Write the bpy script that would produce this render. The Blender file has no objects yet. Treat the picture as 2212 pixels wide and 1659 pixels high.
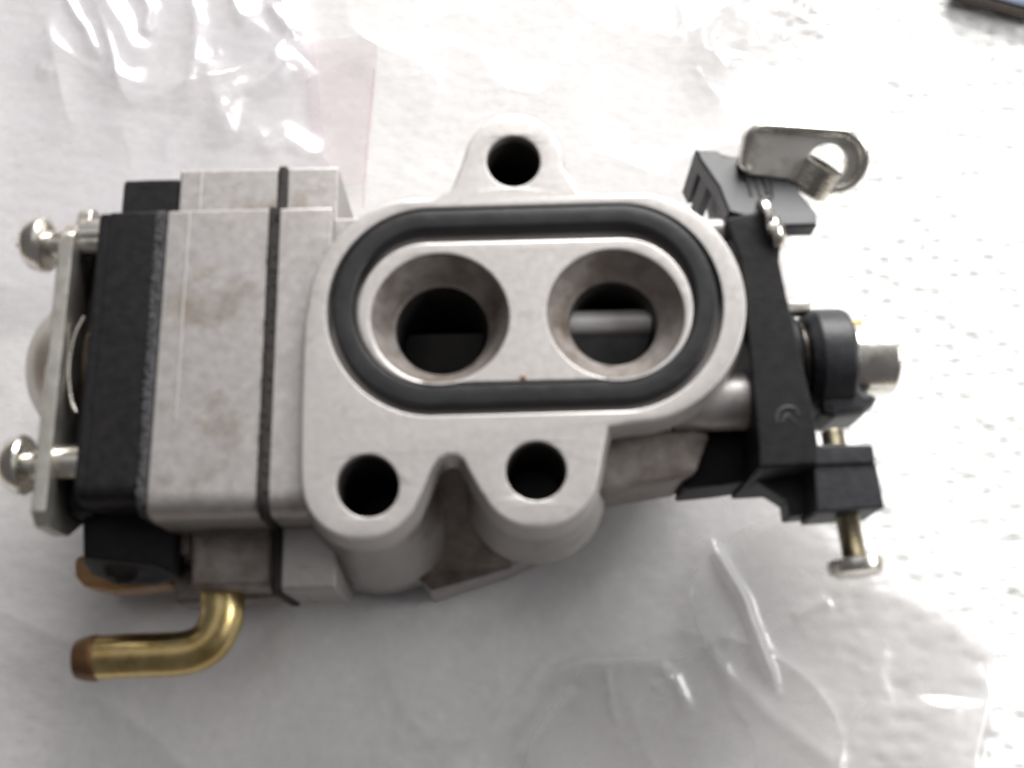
import bpy, bmesh, math, random
import numpy as np
from mathutils import Matrix, Vector
from mathutils.geometry import tessellate_polygon

scene = bpy.context.scene
C = scene.collection
MM = 0.001
ZT = 27.0                      # height of the flange face above the ground, mm

# ------------------------------------------------------------------ camera
F, TH, PH, DIST = 2414.0, math.radians(17.7), math.radians(-1.45), 110.0
RC = Matrix.Rotation(PH, 3, 'Z') @ Matrix.Rotation(TH, 3, 'X')
CAM = RC @ Vector((0, 0, DIST))
cd = bpy.data.cameras.new('camera')
cam = bpy.data.objects.new('camera', cd); C.objects.link(cam)
cam.matrix_world = Matrix.Translation((CAM + Vector((0, 0, ZT))) * MM) @ RC.to_4x4()
cd.sensor_width = 36.0; cd.lens = F / 2212 * 36.0
cd.clip_start = 0.005; cd.clip_end = 20
cd.dof.use_dof = True; cd.dof.focus_distance = 0.25; cd.dof.aperture_fstop = 39
scene.camera = cam

# ------------------------------------------------------------------ light
w = bpy.data.worlds.new('World'); scene.world = w; w.use_nodes = True
bg = w.node_tree.nodes['Background']
bg.inputs[0].default_value = (1.0, 0.965, 0.985, 1); bg.inputs[1].default_value = 0.115
def area_lamp(name, loc, target, sx, sy, watts, col):
    ld = bpy.data.lights.new(name, 'AREA'); ld.shape = 'RECTANGLE'; ld.size = sx; ld.size_y = sy
    ld.energy = watts; ld.color = col
    o = bpy.data.objects.new(name, ld); C.objects.link(o)
    o.location = loc
    o.rotation_euler = (Vector(target) - Vector(loc)).to_track_quat('-Z', 'Y').to_euler()
    return o
area_lamp('window_light', (0.17, 0.64, 0.36), (0.02, 0.01, 0.0), 0.54, 0.36, 12.0, (1.0, 0.99, 0.97))
area_lamp('side_fill', (0.52, 0.06, 0.34), (0.03, -0.01, 0.0), 0.30, 0.22, 2.2, (1.0, 0.995, 0.985))  # added fill lamp for crease glints and towel; no known window here
area_lamp('overhead_fill', (-0.05, 0.16, 0.62), (0.0, 0.0, 0.0), 0.5, 0.4, 0.36, (1.0, 0.985, 0.965))  # added overhead fill lamp, lifts the upward faces; no known source
scene.view_settings.view_transform = 'Standard'; scene.view_settings.look = 'None'
scene.view_settings.exposure = 0.24; scene.view_settings.gamma = 1.0
scene.cycles.transparent_max_bounces = 24
scene.cycles.max_bounces = 10

# ------------------------------------------------------------------ helpers
def at(px, py, z=0.0):
    """mm position on the level z (relative to the flange face) of a traced point"""
    v = RC @ Vector(((px - 1106) / F, -(py - 829.5) / F, -1))
    t = (z - CAM.z) / v.z
    p = CAM + v * t
    return (p.x, p.y)
def tr(pts, z): return [at(a, b, z) for a, b in pts]
def scale_at(px, py, z):
    a = Vector(at(px - 5, py, z)); b = Vector(at(px + 5, py, z)); return 10 / (b - a).length
def arc(cx, cy, r, a0, a1, n, ry=None):
    ry = ry or r
    return [(cx + r * math.cos(math.radians(a0 + (a1 - a0) * i / n)), cy - ry * math.sin(math.radians(a0 + (a1 - a0) * i / n))) for i in range(n + 1)]
def area(p):
    return 0.5 * sum(p[i][0] * p[(i + 1) % len(p)][1] - p[(i + 1) % len(p)][0] * p[i][1] for i in range(len(p)))
def ccw(p): p = list(p); return p if area(p) > 0 else p[::-1]
def offset(p, d):
    """inset a ccw polygon by d (negative grows it)"""
    n = len(p); out = []
    for i in range(n):
        a, b, c = Vector(p[i - 1]), Vector(p[i]), Vector(p[(i + 1) % n])
        e1 = b - a; e2 = c - b
        if e1.length < 1e-9 or e2.length < 1e-9: out.append(tuple(b)); continue
        n1 = Vector((-e1.y, e1.x)).normalized(); n2 = Vector((-e2.y, e2.x)).normalized()
        m = n1 + n2
        if m.length < 0.3: m = n1
        m.normalize()
        k = max(0.45, m.dot(n1))
        out.append(tuple(b + m * (d / k)))
    return out
def fillet(p, r, n=6):
    """round the corners of a polygon; r a number or a list"""
    p = ccw(p); N = len(p); out = []
    if not isinstance(r, (list, tuple)): r = [r] * N
    for i in range(N):
        a, b, c = Vector(p[i - 1]), Vector(p[i]), Vector(p[(i + 1) % N])
        d1 = (a - b); d2 = (c - b); l1, l2 = d1.length, d2.length
        if r[i] <= 0: out.append(tuple(b)); continue
        d1.normalize(); d2.normalize()
        ang = d1.angle(d2)
        if ang > 3.05: out.append(tuple(b)); continue
        t = min(r[i] / math.tan(ang / 2), 0.45 * l1, 0.45 * l2)
        s, e = b + d1 * t, b + d2 * t
        for k in range(n + 1):
            u = k / n
            out.append(tuple(s * (1 - u) ** 2 + b * (2 * u * (1 - u)) + e * u * u))
    return out
def smooth_closed(p, n=6):
    N = len(p); out = []
    for i in range(N):
        p0, p1, p2, p3 = (Vector(p[(i + k - 1) % N]) for k in range(4))
        for k in range(n):
            t = k / n
            out.append(tuple(0.5 * ((2 * p1) + (p2 - p0) * t + (2 * p0 - 5 * p1 + 4 * p2 - p3) * t * t + (3 * p1 - p0 - 3 * p2 + p3) * t ** 3)))
    return out

class MB:
    def __init__(s): s.v = []; s.f = []
    def add(s, vs, fs, M=None):
        o = len(s.v)
        s.v += [tuple(M @ Vector(q)) if M is not None else tuple(q) for q in vs]
        s.f += [tuple(i + o for i in f) for f in fs]
        return s
    def prism(s, outer, z0, z1, holes=(), bev=0.25, bev0=0.0, draft=0.0, M=None, bottom=True, hole_z0=None, hbev=None):
        hbev = bev if hbev is None else hbev
        outer = ccw(outer); holes = [ccw(h) for h in holes]
        vs = []; fs = []
        def ring(p, z): k = len(vs); vs.extend((a, b, z) for a, b in p); return list(range(k, k + len(p)))
        def band(lo, hi):
            n = len(lo)
            for i in range(n): fs.append((lo[i], lo[(i + 1) % n], hi[(i + 1) % n], hi[i]))
        rings = []
        if bev0 > 0: rings += [ring(offset(outer, bev0 - draft), z0), ring(offset(outer, -draft), z0 + bev0)]
        else: rings += [ring(offset(outer, -draft) if draft else outer, z0)]
        if bev > 0:
            rings += [ring(outer, z1 - bev), ring(offset(outer, bev * 0.3), z1 - bev * 0.3), ring(offset(outer, bev), z1)]
        else: rings += [ring(outer, z1)]
        for a, b in zip(rings, rings[1:]): band(a, b)
        tops = [rings[-1]]; bots = [rings[0]]
        hz = z0 if hole_z0 is None else hole_z0
        for h in holes:
            r0 = ring(h, hz); hr = [r0]
            if hbev > 0: hr += [ring(h, z1 - hbev), ring(offset(h, -hbev * 0.3), z1 - hbev * 0.3), ring(offset(h, -hbev), z1)]
            else: hr += [ring(h, z1)]
            for a, b in zip(hr, hr[1:]): band(b, a)
            tops.append(hr[-1]); bots.append(hr[0])
        def cap(loops, flip):
            flat = [i for l in loops for i in l]
            for t in tessellate_polygon([[Vector(vs[i][:2] + (0,)) for i in l] for l in loops]):
                a, b, c = (flat[k] for k in t)
                A = (vs[b][0] - vs[a][0]) * (vs[c][1] - vs[a][1]) - (vs[b][1] - vs[a][1]) * (vs[c][0] - vs[a][0])
                if abs(A) < 1e-10: continue
                if (A < 0) != flip: a, c = c, a
                fs.append((a, b, c))
        cap(tops, False)
        if bottom: cap(bots if hole_z0 is None else bots[:1], True)
        return s.add(vs, fs, M)
    def lathe(s, prof, origin, axis, seg=48, cap0=True, cap1=True):
        """prof: (radius, distance along axis)"""
        q = Vector(axis).normalized().to_track_quat('Z', 'Y').to_matrix().to_4x4()
        M = Matrix.Translation(origin) @ q
        vs = []; fs = []
        for r, t in prof:
            for i in range(seg):
                a = 2 * math.pi * i / seg; vs.append((r * math.cos(a), r * math.sin(a), t))
        for j in range(len(prof) - 1):
            for i in range(seg):
                k = (i + 1) % seg
                fs.append((j * seg + i, j * seg + k, (j + 1) * seg + k, (j + 1) * seg + i))
        if cap0: fs.append(tuple(range(seg))[::-1])
        if cap1: fs.append(tuple(range((len(prof) - 1) * seg, len(prof) * seg)))
        return s.add(vs, fs, M)
    def tube(s, pts, rad, seg=20, caps=True):
        pts = [Vector(p) for p in pts]; n = len(pts)
        if not isinstance(rad, (list, tuple)): rad = [rad] * n
        vs = []; fs = []; up = Vector((0.1, 0.2, 1)).normalized()
        for i, p in enumerate(pts):
            d = (pts[min(i + 1, n - 1)] - pts[max(i - 1, 0)]).normalized()
            u = (up - d * up.dot(d))
            if u.length < 1e-4: u = d.orthogonal()
            u.normalize(); up = u; v = d.cross(u)
            for k in range(seg):
                a = 2 * math.pi * k / seg
                vs.append(tuple(p + (u * math.cos(a) + v * math.sin(a)) * rad[i]))
        for j in range(n - 1):
            for i in range(seg):
                k = (i + 1) % seg
                fs.append((j * seg + i, j * seg + k, (j + 1) * seg + k, (j + 1) * seg + i))
        if caps: fs.append(tuple(range(seg))[::-1]); fs.append(tuple(range((n - 1) * seg, n * seg)))
        return s.add(vs, fs)
    def box(s, x0, x1, y0, y1, z0, z1, bev=0.25, r=0.3, bev0=0.0):
        return s.prism(fillet([(x0, y0), (x1, y0), (x1, y1), (x0, y1)], r, 3), z0, z1, bev=bev, bev0=bev0)

YZX = Matrix(((0, 0, 1, 0), (1, 0, 0, 0), (0, 1, 0, 0), (0, 0, 0, 1)))    # outline in (y, z), extruded along x

def obj(name, mb, mat, parent=None, label=None, sharp=38, dz=ZT):
    me = bpy.data.meshes.new(name)
    me.from_pydata([((x) * MM, (y) * MM, (z + dz) * MM) for x, y, z in mb.v], [], mb.f)
    bm = bmesh.new(); bm.from_mesh(me)
    bmesh.ops.recalc_face_normals(bm, faces=bm.faces)
    bm.to_mesh(me); bm.free()
    me.materials.append(mat)
    me.shade_smooth(); me.set_sharp_from_angle(angle=math.radians(sharp))
    o = bpy.data.objects.new(name, me); C.objects.link(o)
    wn = o.modifiers.new('normals', 'WEIGHTED_NORMAL'); wn.weight = 100; wn.keep_sharp = True
    if parent: o.parent = parent
    if label: o['label'] = label
    return o
def thing(o, label, cat, group=None, kind=None):
    o['label'] = label; o['category'] = cat
    if group: o['group'] = group
    if kind: o['kind'] = kind
    return o

# ------------------------------------------------------------------ materials
def nodes(name):
    m = bpy.data.materials.new(name); m.use_nodes = True
    nt = m.node_tree; return m, nt, nt.nodes['Principled BSDF']
def N(nt, t, **kw):
    n = nt.nodes.new(t)
    for k, v in kw.items():
        if k.startswith('i_'): n.inputs[k[2:]].default_value = v
        else: setattr(n, k, v)
    return n
def noise_tex(nt, scale, detail=4, rough=0.55, vec=None):
    n = N(nt, 'ShaderNodeTexNoise'); n.inputs['Scale'].default_value = scale
    n.inputs['Detail'].default_value = detail; n.inputs['Roughness'].default_value = rough
    if vec is None:
        tc = N(nt, 'ShaderNodeTexCoord'); vec = tc.outputs['Object']
    nt.links.new(vec, n.inputs['Vector']); return n
def ramp(nt, src, stops):
    r = N(nt, 'ShaderNodeValToRGB'); e = r.color_ramp.elements
    while len(e) < len(stops): e.new(0.5)
    for x, (p, c) in zip(e, stops): x.position = p; x.color = (*c, 1)
    nt.links.new(src, r.inputs[0]); return r
def surface(name, c0, c1, metallic, rough, scale=600, bump=0.15, bscale=3000, stain=None, stain_scale=180, stain_lo=0.52, stain_hi=0.72, spec=0.5, rvar=0.1, bdist=0.00012):
    m, nt, b = nodes(name)
    n = noise_tex(nt, scale)
    col = ramp(nt, n.outputs[0], [(0.3, c0), (0.7, c1)]).outputs[0]
    if stain:
        s = noise_tex(nt, stain_scale, 6, 0.62)
        fr = ramp(nt, s.outputs[0], [(stain_lo, (0, 0, 0)), (stain_hi, (1, 1, 1))])
        mx = N(nt, 'ShaderNodeMix', data_type='RGBA'); nt.links.new(fr.outputs[0], mx.inputs['Factor'])
        nt.links.new(col, mx.inputs['A']); mx.inputs['B'].default_value = (*stain, 1); col = mx.outputs['Result']
    nt.links.new(col, b.inputs['Base Color'])
    b.inputs['Metallic'].default_value = metallic
    b.inputs['Specular IOR Level'].default_value = spec
    rr = N(nt, 'ShaderNodeMapRange'); rr.inputs['To Min'].default_value = rough - rvar; rr.inputs['To Max'].default_value = rough + rvar
    nt.links.new(n.outputs[0], rr.inputs['Value']); nt.links.new(rr.outputs[0], b.inputs['Roughness'])
    bn = noise_tex(nt, bscale, 3)
    bp = N(nt, 'ShaderNodeBump'); bp.inputs['Strength'].default_value = bump; bp.inputs['Distance'].default_value = bdist
    nt.links.new(bn.outputs[0], bp.inputs['Height']); nt.links.new(bp.outputs[0], b.inputs['Normal'])
    return m
ALU = surface('cast_aluminium', (0.30, 0.284, 0.277), (0.365, 0.346, 0.339), 0.6, 0.46, 900, 0.3, 3800, (0.20, 0.165, 0.135), 150, 0.56, 0.74)
ALU_FACE = surface('machined_aluminium', (0.385, 0.366, 0.357), (0.425, 0.405, 0.395), 0.55, 0.41, 1300, 0.16, 5200, (0.24, 0.20, 0.17), 340, 0.62, 0.88)
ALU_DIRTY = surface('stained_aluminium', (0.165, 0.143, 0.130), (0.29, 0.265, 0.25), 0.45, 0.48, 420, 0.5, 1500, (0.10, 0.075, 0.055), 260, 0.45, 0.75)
BLACK = surface('black_moulded_plastic', (0.007, 0.0065, 0.007), (0.013, 0.012, 0.013), 0.0, 0.5, 900, 0.4, 2500, rvar=0.06, spec=0.14)
BLACK_R = surface('grey_black_plastic', (0.014, 0.0145, 0.017), (0.024, 0.025, 0.029), 0.0, 0.42, 900, 0.4, 2500, rvar=0.05, spec=0.3)  # paler bluish copy of the black plastic; on the arm, window light coloured in
RUBBER = surface('black_rubber', (0.010, 0.010, 0.011), (0.018, 0.017, 0.019), 0.0, 0.36, 500, 0.2, 1200, rvar=0.06, spec=0.32)
GASKET = surface('dark_gasket_paper', (0.006, 0.004, 0.004), (0.018, 0.014, 0.013), 0.0, 0.8, 1600, 1.0, 1600)
FIBRE = surface('grey_fibre_gasket', (0.008, 0.007, 0.007), (0.07, 0.07, 0.078), 0.0, 0.85, 1800, 1.0, 1800)
ZINC = surface('zinc_plated_steel', (0.60, 0.58, 0.53), (0.74, 0.72, 0.67), 1.0, 0.27, 500, 0.12, 1500, (0.40, 0.35, 0.27), 300, 0.55, 0.8)
ZINC_M = surface('satin_zinc', (0.72, 0.70, 0.66), (0.84, 0.82, 0.78), 0.6, 0.36, 400, 0.2, 1500, (0.30, 0.26, 0.20), 260, 0.5, 0.75)
ZINC_D = surface('dull_yellow_zinc', (0.20, 0.175, 0.12), (0.36, 0.325, 0.24), 1.0, 0.38, 500, 0.12, 1500, (0.16, 0.12, 0.07), 300, 0.5, 0.8)
STEEL = surface('brushed_steel_plate', (0.40, 0.385, 0.355), (0.52, 0.505, 0.47), 0.9, 0.34, 600, 0.25, 2200, (0.36, 0.31, 0.25), 220, 0.5, 0.8)
BRASS = surface('worn_brass', (0.44, 0.32, 0.13), (0.62, 0.51, 0.26), 1.0, 0.33, 300, 0.12, 900, (0.30, 0.17, 0.05), 330, 0.5, 0.75)
BRASS_D = surface('brown_tarnished_brass', (0.10, 0.05, 0.025), (0.20, 0.11, 0.05), 0.7, 0.5, 500, 0.3, 900)
DARK = surface('dark_bore_shade', (0.02, 0.018, 0.017), (0.04, 0.037, 0.035), 0.3, 0.5, 500, 0.2, 900)  # near-black colour that paints in the shade of holes and bores
SHAFT = surface('pale_grey_shaft', (0.62, 0.61, 0.60), (0.72, 0.71, 0.70), 0.5, 0.5, 500, 0.2, 900)
VALVE = surface('grey_valve_plate', (0.10, 0.10, 0.10), (0.15, 0.15, 0.15), 0.6, 0.45, 500, 0.2, 900)
SPRING = surface('spring_steel', (0.03, 0.026, 0.022), (0.06, 0.055, 0.05), 0.8, 0.3, 500, 0.1, 900)
def amber():
    m, nt, b = nodes('amber_plastic')
    n = noise_tex(nt, 300)
    c = ramp(nt, n.outputs[0], [(0.3, (0.42, 0.20, 0.06)), (0.7, (0.58, 0.33, 0.13))])
    nt.links.new(c.outputs[0], b.inputs['Base Color'])
    b.inputs['Roughness'].default_value = 0.2; b.inputs['Transmission Weight'].default_value = 0.3
    return m
AMBER = amber()
BULB = surface('dark_amber_bulb', (0.035, 0.018, 0.010), (0.05, 0.028, 0.016), 0.0, 0.14, 500, 0.05, 900, spec=0.6, rvar=0.03)
def towel_mat():
    m, nt, b = nodes('embossed_white_paper')
    n = noise_tex(nt, 900, 5, 0.6)
    c = ramp(nt, n.outputs[0], [(0.3, (0.78, 0.78, 0.765)), (0.7, (0.86, 0.86, 0.85))])
    nt.links.new(c.outputs[0], b.inputs['Base Color']); b.inputs['Roughness'].default_value = 0.95
    b.inputs['Specular IOR Level'].default_value = 0.1
    tc = N(nt, 'ShaderNodeTexCoord'); mp = N(nt, 'ShaderNodeMapping'); mp.inputs['Scale'].default_value = (0.8, 1.25, 1.0); mp.inputs['Rotation'].default_value = (0, 0, 0.12)
    nt.links.new(tc.outputs['Object'], mp.inputs['Vector'])
    f = noise_tex(nt, 1300, 4, 0.6, mp.outputs[0])
    bp = N(nt, 'ShaderNodeBump'); bp.inputs['Strength'].default_value = 0.35; bp.inputs['Distance'].default_value = 0.00018
    nt.links.new(f.outputs[0], bp.inputs['Height']); nt.links.new(bp.outputs[0], b.inputs['Normal'])
    return m
TOWEL = towel_mat()
def film_mat(name, tint, milk, milk_col, gloss_rough=0.16, fres=1.45):
    m, nt, b = nodes(name); nt.nodes.remove(b)
    out = nt.nodes['Material Output']
    t = N(nt, 'ShaderNodeBsdfTransparent'); t.inputs[0].default_value = (*tint, 1)
    d = N(nt, 'ShaderNodeBsdfDiffuse'); d.inputs[0].default_value = (*milk_col, 1)
    tl = N(nt, 'ShaderNodeBsdfTranslucent'); tl.inputs[0].default_value = (*milk_col, 1)
    dm = N(nt, 'ShaderNodeMixShader'); dm.inputs[0].default_value = 0.5
    nt.links.new(d.outputs[0], dm.inputs[1]); nt.links.new(tl.outputs[0], dm.inputs[2])
    n = noise_tex(nt, 55, 5, 0.6)
    r = N(nt, 'ShaderNodeMapRange'); r.inputs['From Min'].default_value = 0.3; r.inputs['From Max'].default_value = 0.7
    r.inputs['To Min'].default_value = milk * 0.4; r.inputs['To Max'].default_value = milk * 1.6
    nt.links.new(n.outputs[0], r.inputs['Value'])
    m1 = N(nt, 'ShaderNodeMixShader'); nt.links.new(r.outputs[0], m1.inputs[0])
    nt.links.new(t.outputs[0], m1.inputs[1]); nt.links.new(dm.outputs[0], m1.inputs[2])
    g = N(nt, 'ShaderNodeBsdfGlossy'); g.inputs['Roughness'].default_value = gloss_rough
    lw = N(nt, 'ShaderNodeLayerWeight'); lw.inputs['Blend'].default_value = 0.5
    pw = N(nt, 'ShaderNodeMath', operation='POWER'); nt.links.new(lw.outputs['Facing'], pw.inputs[0]); pw.inputs[1].default_value = 3.0
    fr = N(nt, 'ShaderNodeMapRange'); fr.inputs['To Min'].default_value = 0.055; fr.inputs['To Max'].default_value = 0.5
    nt.links.new(pw.outputs[0], fr.inputs['Value'])
    m2 = N(nt, 'ShaderNodeMixShader'); nt.links.new(fr.outputs[0], m2.inputs[0])
    nt.links.new(m1.outputs[0], m2.inputs[1]); nt.links.new(g.outputs[0], m2.inputs[2])
    nt.links.new(m2.outputs[0], out.inputs['Surface'])
    return m
FILM = film_mat('clear_film', (0.872, 0.862, 0.866), 0.21, (0.68, 0.672, 0.685), 0.24)
PANEL = film_mat('hazy_printed_film', (0.975, 0.965, 0.975), 0.16, (0.80, 0.785, 0.81), 0.22)
PINK = film_mat('pink_tinted_film', (0.975, 0.945, 0.95), 0.2, (0.72, 0.675, 0.685), 0.3)
PINK_EDGE = film_mat('pink_print_line', (0.95, 0.88, 0.885), 0.25, (0.70, 0.61, 0.62), 0.3)
CASE = surface('dark_blue_grey_lacquer', (0.10, 0.125, 0.19), (0.14, 0.17, 0.24), 0.0, 0.3, 300, 0.1, 900)
CASE_E = surface('brown_black_edge', (0.05, 0.036, 0.026), (0.085, 0.06, 0.045), 0.0, 0.4, 300, 0.1, 900)
TABLE = surface('brown_table_wood', (0.16, 0.10, 0.06), (0.24, 0.155, 0.09), 0.0, 0.5, 60, 0.2, 400)

# ------------------------------------------------------------------ the setting: table, paper towel
tb = MB(); tb.box(-500, 500, -400, 600, -30, -1.2, 1.0, 4)
table = obj('table_top', tb, TABLE, dz=0); table['kind'] = 'structure'; table['label'] = 'brown table top under the white paper towel'

rng = np.random.default_rng(7)
def vnoise(x, y, cell, seed):
    r = np.random.default_rng(seed); G = r.random((256, 256))
    u = x / cell + 100; v = y / cell + 100
    i = np.floor(u).astype(int); j = np.floor(v).astype(int); fu = u - i; fv = v - j
    fu = fu * fu * (3 - 2 * fu); fv = fv * fv * (3 - 2 * fv)
    g = lambda a, b: G[a % 256, b % 256]
    return (g(i, j) * (1 - fu) + g(i + 1, j) * fu) * (1 - fv) + (g(i, j + 1) * (1 - fu) + g(i + 1, j + 1) * fu) * fv
def grid_obj(name, X, Y, Z, mat, parent=None):
    ny, nx = X.shape
    co = np.stack([X, Y, Z], -1).reshape(-1, 3) * MM
    idx = np.arange(ny * nx).reshape(ny, nx)
    q = np.stack([idx[:-1, :-1], idx[:-1, 1:], idx[1:, 1:], idx[1:, :-1]], -1).reshape(-1, 4)
    me = bpy.data.meshes.new(name)
    me.vertices.add(len(co)); me.vertices.foreach_set('co', co.ravel())
    me.loops.add(q.size); me.loops.foreach_set('vertex_index', q.ravel())
    me.polygons.add(len(q)); me.polygons.foreach_set('loop_start', np.arange(0, q.size, 4)); me.polygons.foreach_set('loop_total', np.full(len(q), 4))
    me.update(); me.validate(); me.materials.append(mat); me.shade_smooth()
    o = bpy.data.objects.new(name, me); C.objects.link(o)
    if parent: o.parent = parent
    return o
def towel_h(X, Y):
    h = np.zeros_like(X)
    p = 2.5                                                    # emboss pitch, staggered rows
    row = np.round(Y / (p * 0.8)); best = np.full(X.shape, 9.0)
    for dr in (-1, 0, 1):
        r_ = row + dr
        for dc in (-1, 0, 1):
            c_ = np.round(X / p - 0.5 * (r_ % 2)) + dc
            jx = np.sin(r_ * 12.9898 + c_ * 78.233) * 43758.5453; jx = jx - np.floor(jx)
            jy = np.sin(r_ * 39.346 + c_ * 11.135) * 24634.6345; jy = jy - np.floor(jy)
            cx = (c_ + 0.5 * (r_ % 2)) * p + (jx - 0.5) * 2.1; cy = r_ * p * 0.8 + (jy - 0.5) * 1.7
            d = np.hypot((X - cx + 0.5 * (Y - cy)) / 1.25, (Y - cy) / 0.75) * (0.75 + 0.75 * jx * jy + 0.2 * jy)
            best = np.minimum(best, d)
    h -= (0.28 + 0.42 * vnoise(X, Y, 6.0, 5)) * np.exp(-(best / 0.62) ** 2)
    h += 0.12 * (vnoise(X, Y, 0.8, 3) - 0.5) + 0.16 * (vnoise(X, Y, 2.2, 6) - 0.5) + 0.35 * (vnoise(X, Y, 9.0, 4) - 0.5)
    return h
xs = np.arange(-120, 120.01, 0.48); ys = np.arange(-75, 125.01, 0.48)
TX, TY = np.meshgrid(xs, ys)
TM = np.clip((TX - 30) / 14, 0, 1); TM = 0.16 + 0.84 * TM * TM * (3 - 2 * TM)       # flatter where the bag presses on it
towel = grid_obj('paper_towel', TX, TY, towel_h(TX, TY) * TM - 0.25, TOWEL)
thing(towel, 'white embossed paper towel spread under the bag and the carburetor', 'paper towel')

# ------------------------------------------------------------------ the clear plastic bag
GZ = -ZT + 0.6
def poly_dist(X, Y, pts):
    d = np.full(X.shape, 1e9); T = np.zeros(X.shape); L = 0
    seg = [math.dist(a, b) for a, b in zip(pts, pts[1:])]; tot = sum(seg)
    for (a, b), l in zip(zip(pts, pts[1:]), seg):
        ax, ay = a; bx, by = b
        t = np.clip(((X - ax) * (bx - ax) + (Y - ay) * (by - ay)) / (l * l + 1e-9), 0, 1)
        e = np.hypot(X - ax - t * (bx - ax), Y - ay - t * (by - ay))
        mk = e < d; d = np.where(mk, e, d); T = np.where(mk, (L + t * l) / tot, T); L += l
    return d, T
RIDGES = [  # traced crease, height, half width (mm)
    ([(1525, 1150), (1545, 1200), (1606, 1308), (1646, 1423), (1675, 1500)], 1.42, 0.75),
    ([(1476, 1345), (1521, 1398), (1581, 1468), (1656, 1548), (1790, 1640), (1830, 1720)], 0.45, 1.49),
    ([(1490, 1262), (1478, 1300), (1476, 1345)], 0.25, 0.92),
    ([(1521, 1398), (1560, 1375), (1600, 1345)], 0.25, 0.80),
    ([(1150, 1490), (1190, 1460), (1256, 1430), (1356, 1428), (1426, 1438), (1456, 1463), (1500, 1560)], 0.50, 1.03),
    ([(1306, 1433), (1318, 1500), (1331, 1580)], 0.25, 0.69),
    ([(1120, 1660), (1180, 1570), (1256, 1483)], 0.30, 1.38),
    ([(1410, 1490), (1450, 1455)], 0.25, 0.69),
    ([(1906, 1370), (1890, 1450), (1905, 1560), (1911, 1680)], 0.40, 1.84),
    ([(1700, 1335), (1740, 1318), (1795, 1290)], 0.35, 0.92),
    ([(2040, 1500), (2045, 1600), (2040, 1700)], 1.00, 3.45),
    ([(2120, 1420), (2128, 1500), (2105, 1600), (2085, 1700)], 0.80, 1.38),
    ([(1630, 1080), (1560, 1110), (1680, 1150)], 0.35, 1.03),
    ([(140, -20), (155, 20), (190, 80), (230, 140)], 0.85, 0.90),
    ([(210, -40), (240, 20), (275, 70), (310, 150)], 1.10, 1.80),
    ([(300, -30), (330, 30), (325, 90)], 1.02, 1.00),
    ([(415, -10), (430, 60), (425, 140), (415, 260)], 1.10, 1.40),
    ([(505, 0), (530, 60)], 0.68, 0.80),
    ([(585, 15), (610, 50), (650, 95)], 0.85, 1.00),
    ([(470, 300), (520, 210), (600, 170), (650, 120)], 1.27, 2.20),
    ([(450, 130), (470, 220), (500, 330)], 1.36, 2.20),
    ([(560, 340), (620, 300), (690, 350)], 0.85, 1.60),
    ([(80, 150), (120, 165)], 0.59, 0.80),
    ([(1640, -30), (1607, 4), (1550, 45), (1513, 81), (1521, 131), (1577, 161)], 1.87, 1.10),
    ([(1760, -40), (1720, 30), (1700, 50), (1750, 70), (1783, 78)], 1.36, 0.90),
    ([(1600, 120), (1620, 60), (1680, 20)], 1.53, 1.30),
    ([(1490, 140), (1530, 190), (1580, 245), (1640, 300)], 0.77, 0.90),
    ([(1460, 0), (1478, 40), (1462, 100)], 0.51, 0.80),
]
FOOT = [(100, 480), (390, 360), (980, 420), (1030, 300), (1200, 300), (1240, 420), (1500, 420), (1640, 560), (1700, 900), (1680, 1080), (1300, 1060), (1200, 1180), (930, 1290), (500, 1300), (200, 1260), (60, 1060)]
FOOT = [at(a, b, -20) for a, b in FOOT]
def inside(X, Y, P):
    r = np.zeros(X.shape, bool); n = len(P)
    for i in range(n):
        (x1, y1), (x2, y2) = P[i], P[(i + 1) % n]
        c = ((y1 > Y) != (y2 > Y)) & (X < (x2 - x1) * (Y - y1) / (y2 - y1 + 1e-12) + x1); r ^= c
    return r
def bag_h(X, Y, base=0.5):
    h = np.full(X.shape, base)
    h += 0.9 * (vnoise(X, Y, 26, 11) - 0.4) + 0.16 * vnoise(X, Y, 9, 12)
    rg = 1 - np.abs(2 * vnoise(X + 0.6 * Y, Y - 0.3 * X, 13.0, 13) - 1); h += 0.22 * rg ** 5
    rg = 1 - np.abs(2 * vnoise(X - 0.4 * Y, Y + 0.5 * X, 19.0, 14) - 1); h += 0.5 * rg ** 5
    cx_, cy_ = at(420, 120, GZ); g = np.exp(-(((X - cx_) / 20) ** 2 + ((Y - cy_) / 11) ** 2))
    rg = 1 - np.abs(2 * vnoise(X + 0.25 * Y, Y * 0.6 - 0.2 * X, 8.5, 15) - 1); h += g * 2.2 * rg ** 2
    cx_, cy_ = at(1640, 70, GZ); g = np.exp(-(((X - cx_) / 8) ** 2 + ((Y - cy_) / 6) ** 2))
    rg = 1 - np.abs(2 * vnoise(X, Y, 4.0, 16) - 1); h += g * 1.6 * rg ** 3
    for pts, a, wd in RIDGES:
        P = tr(pts, GZ); d, T = poly_dist(X + 0.5 * (vnoise(X, Y, 3, 21) - .5), Y + 0.5 * (vnoise(X, Y, 3, 22) - .5), P)
        h += a * np.clip(np.sin(np.pi * np.clip(T, 0.02, 0.98)) * 2.2, 0, 1) / (1 + (d / wd) ** 2) ** 1.5
    ins = inside(X, Y, FOOT)
    dd, _ = poly_dist(X, Y, FOOT + FOOT[:1]); dd = np.where(ins, 0, dd)
    k = np.clip(dd / 9.0, 0, 1); k = k * k * (3 - 2 * k)
    h = 0.42 * (1 - k) + h * k
    return np.maximum(h, 0.32)
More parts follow.
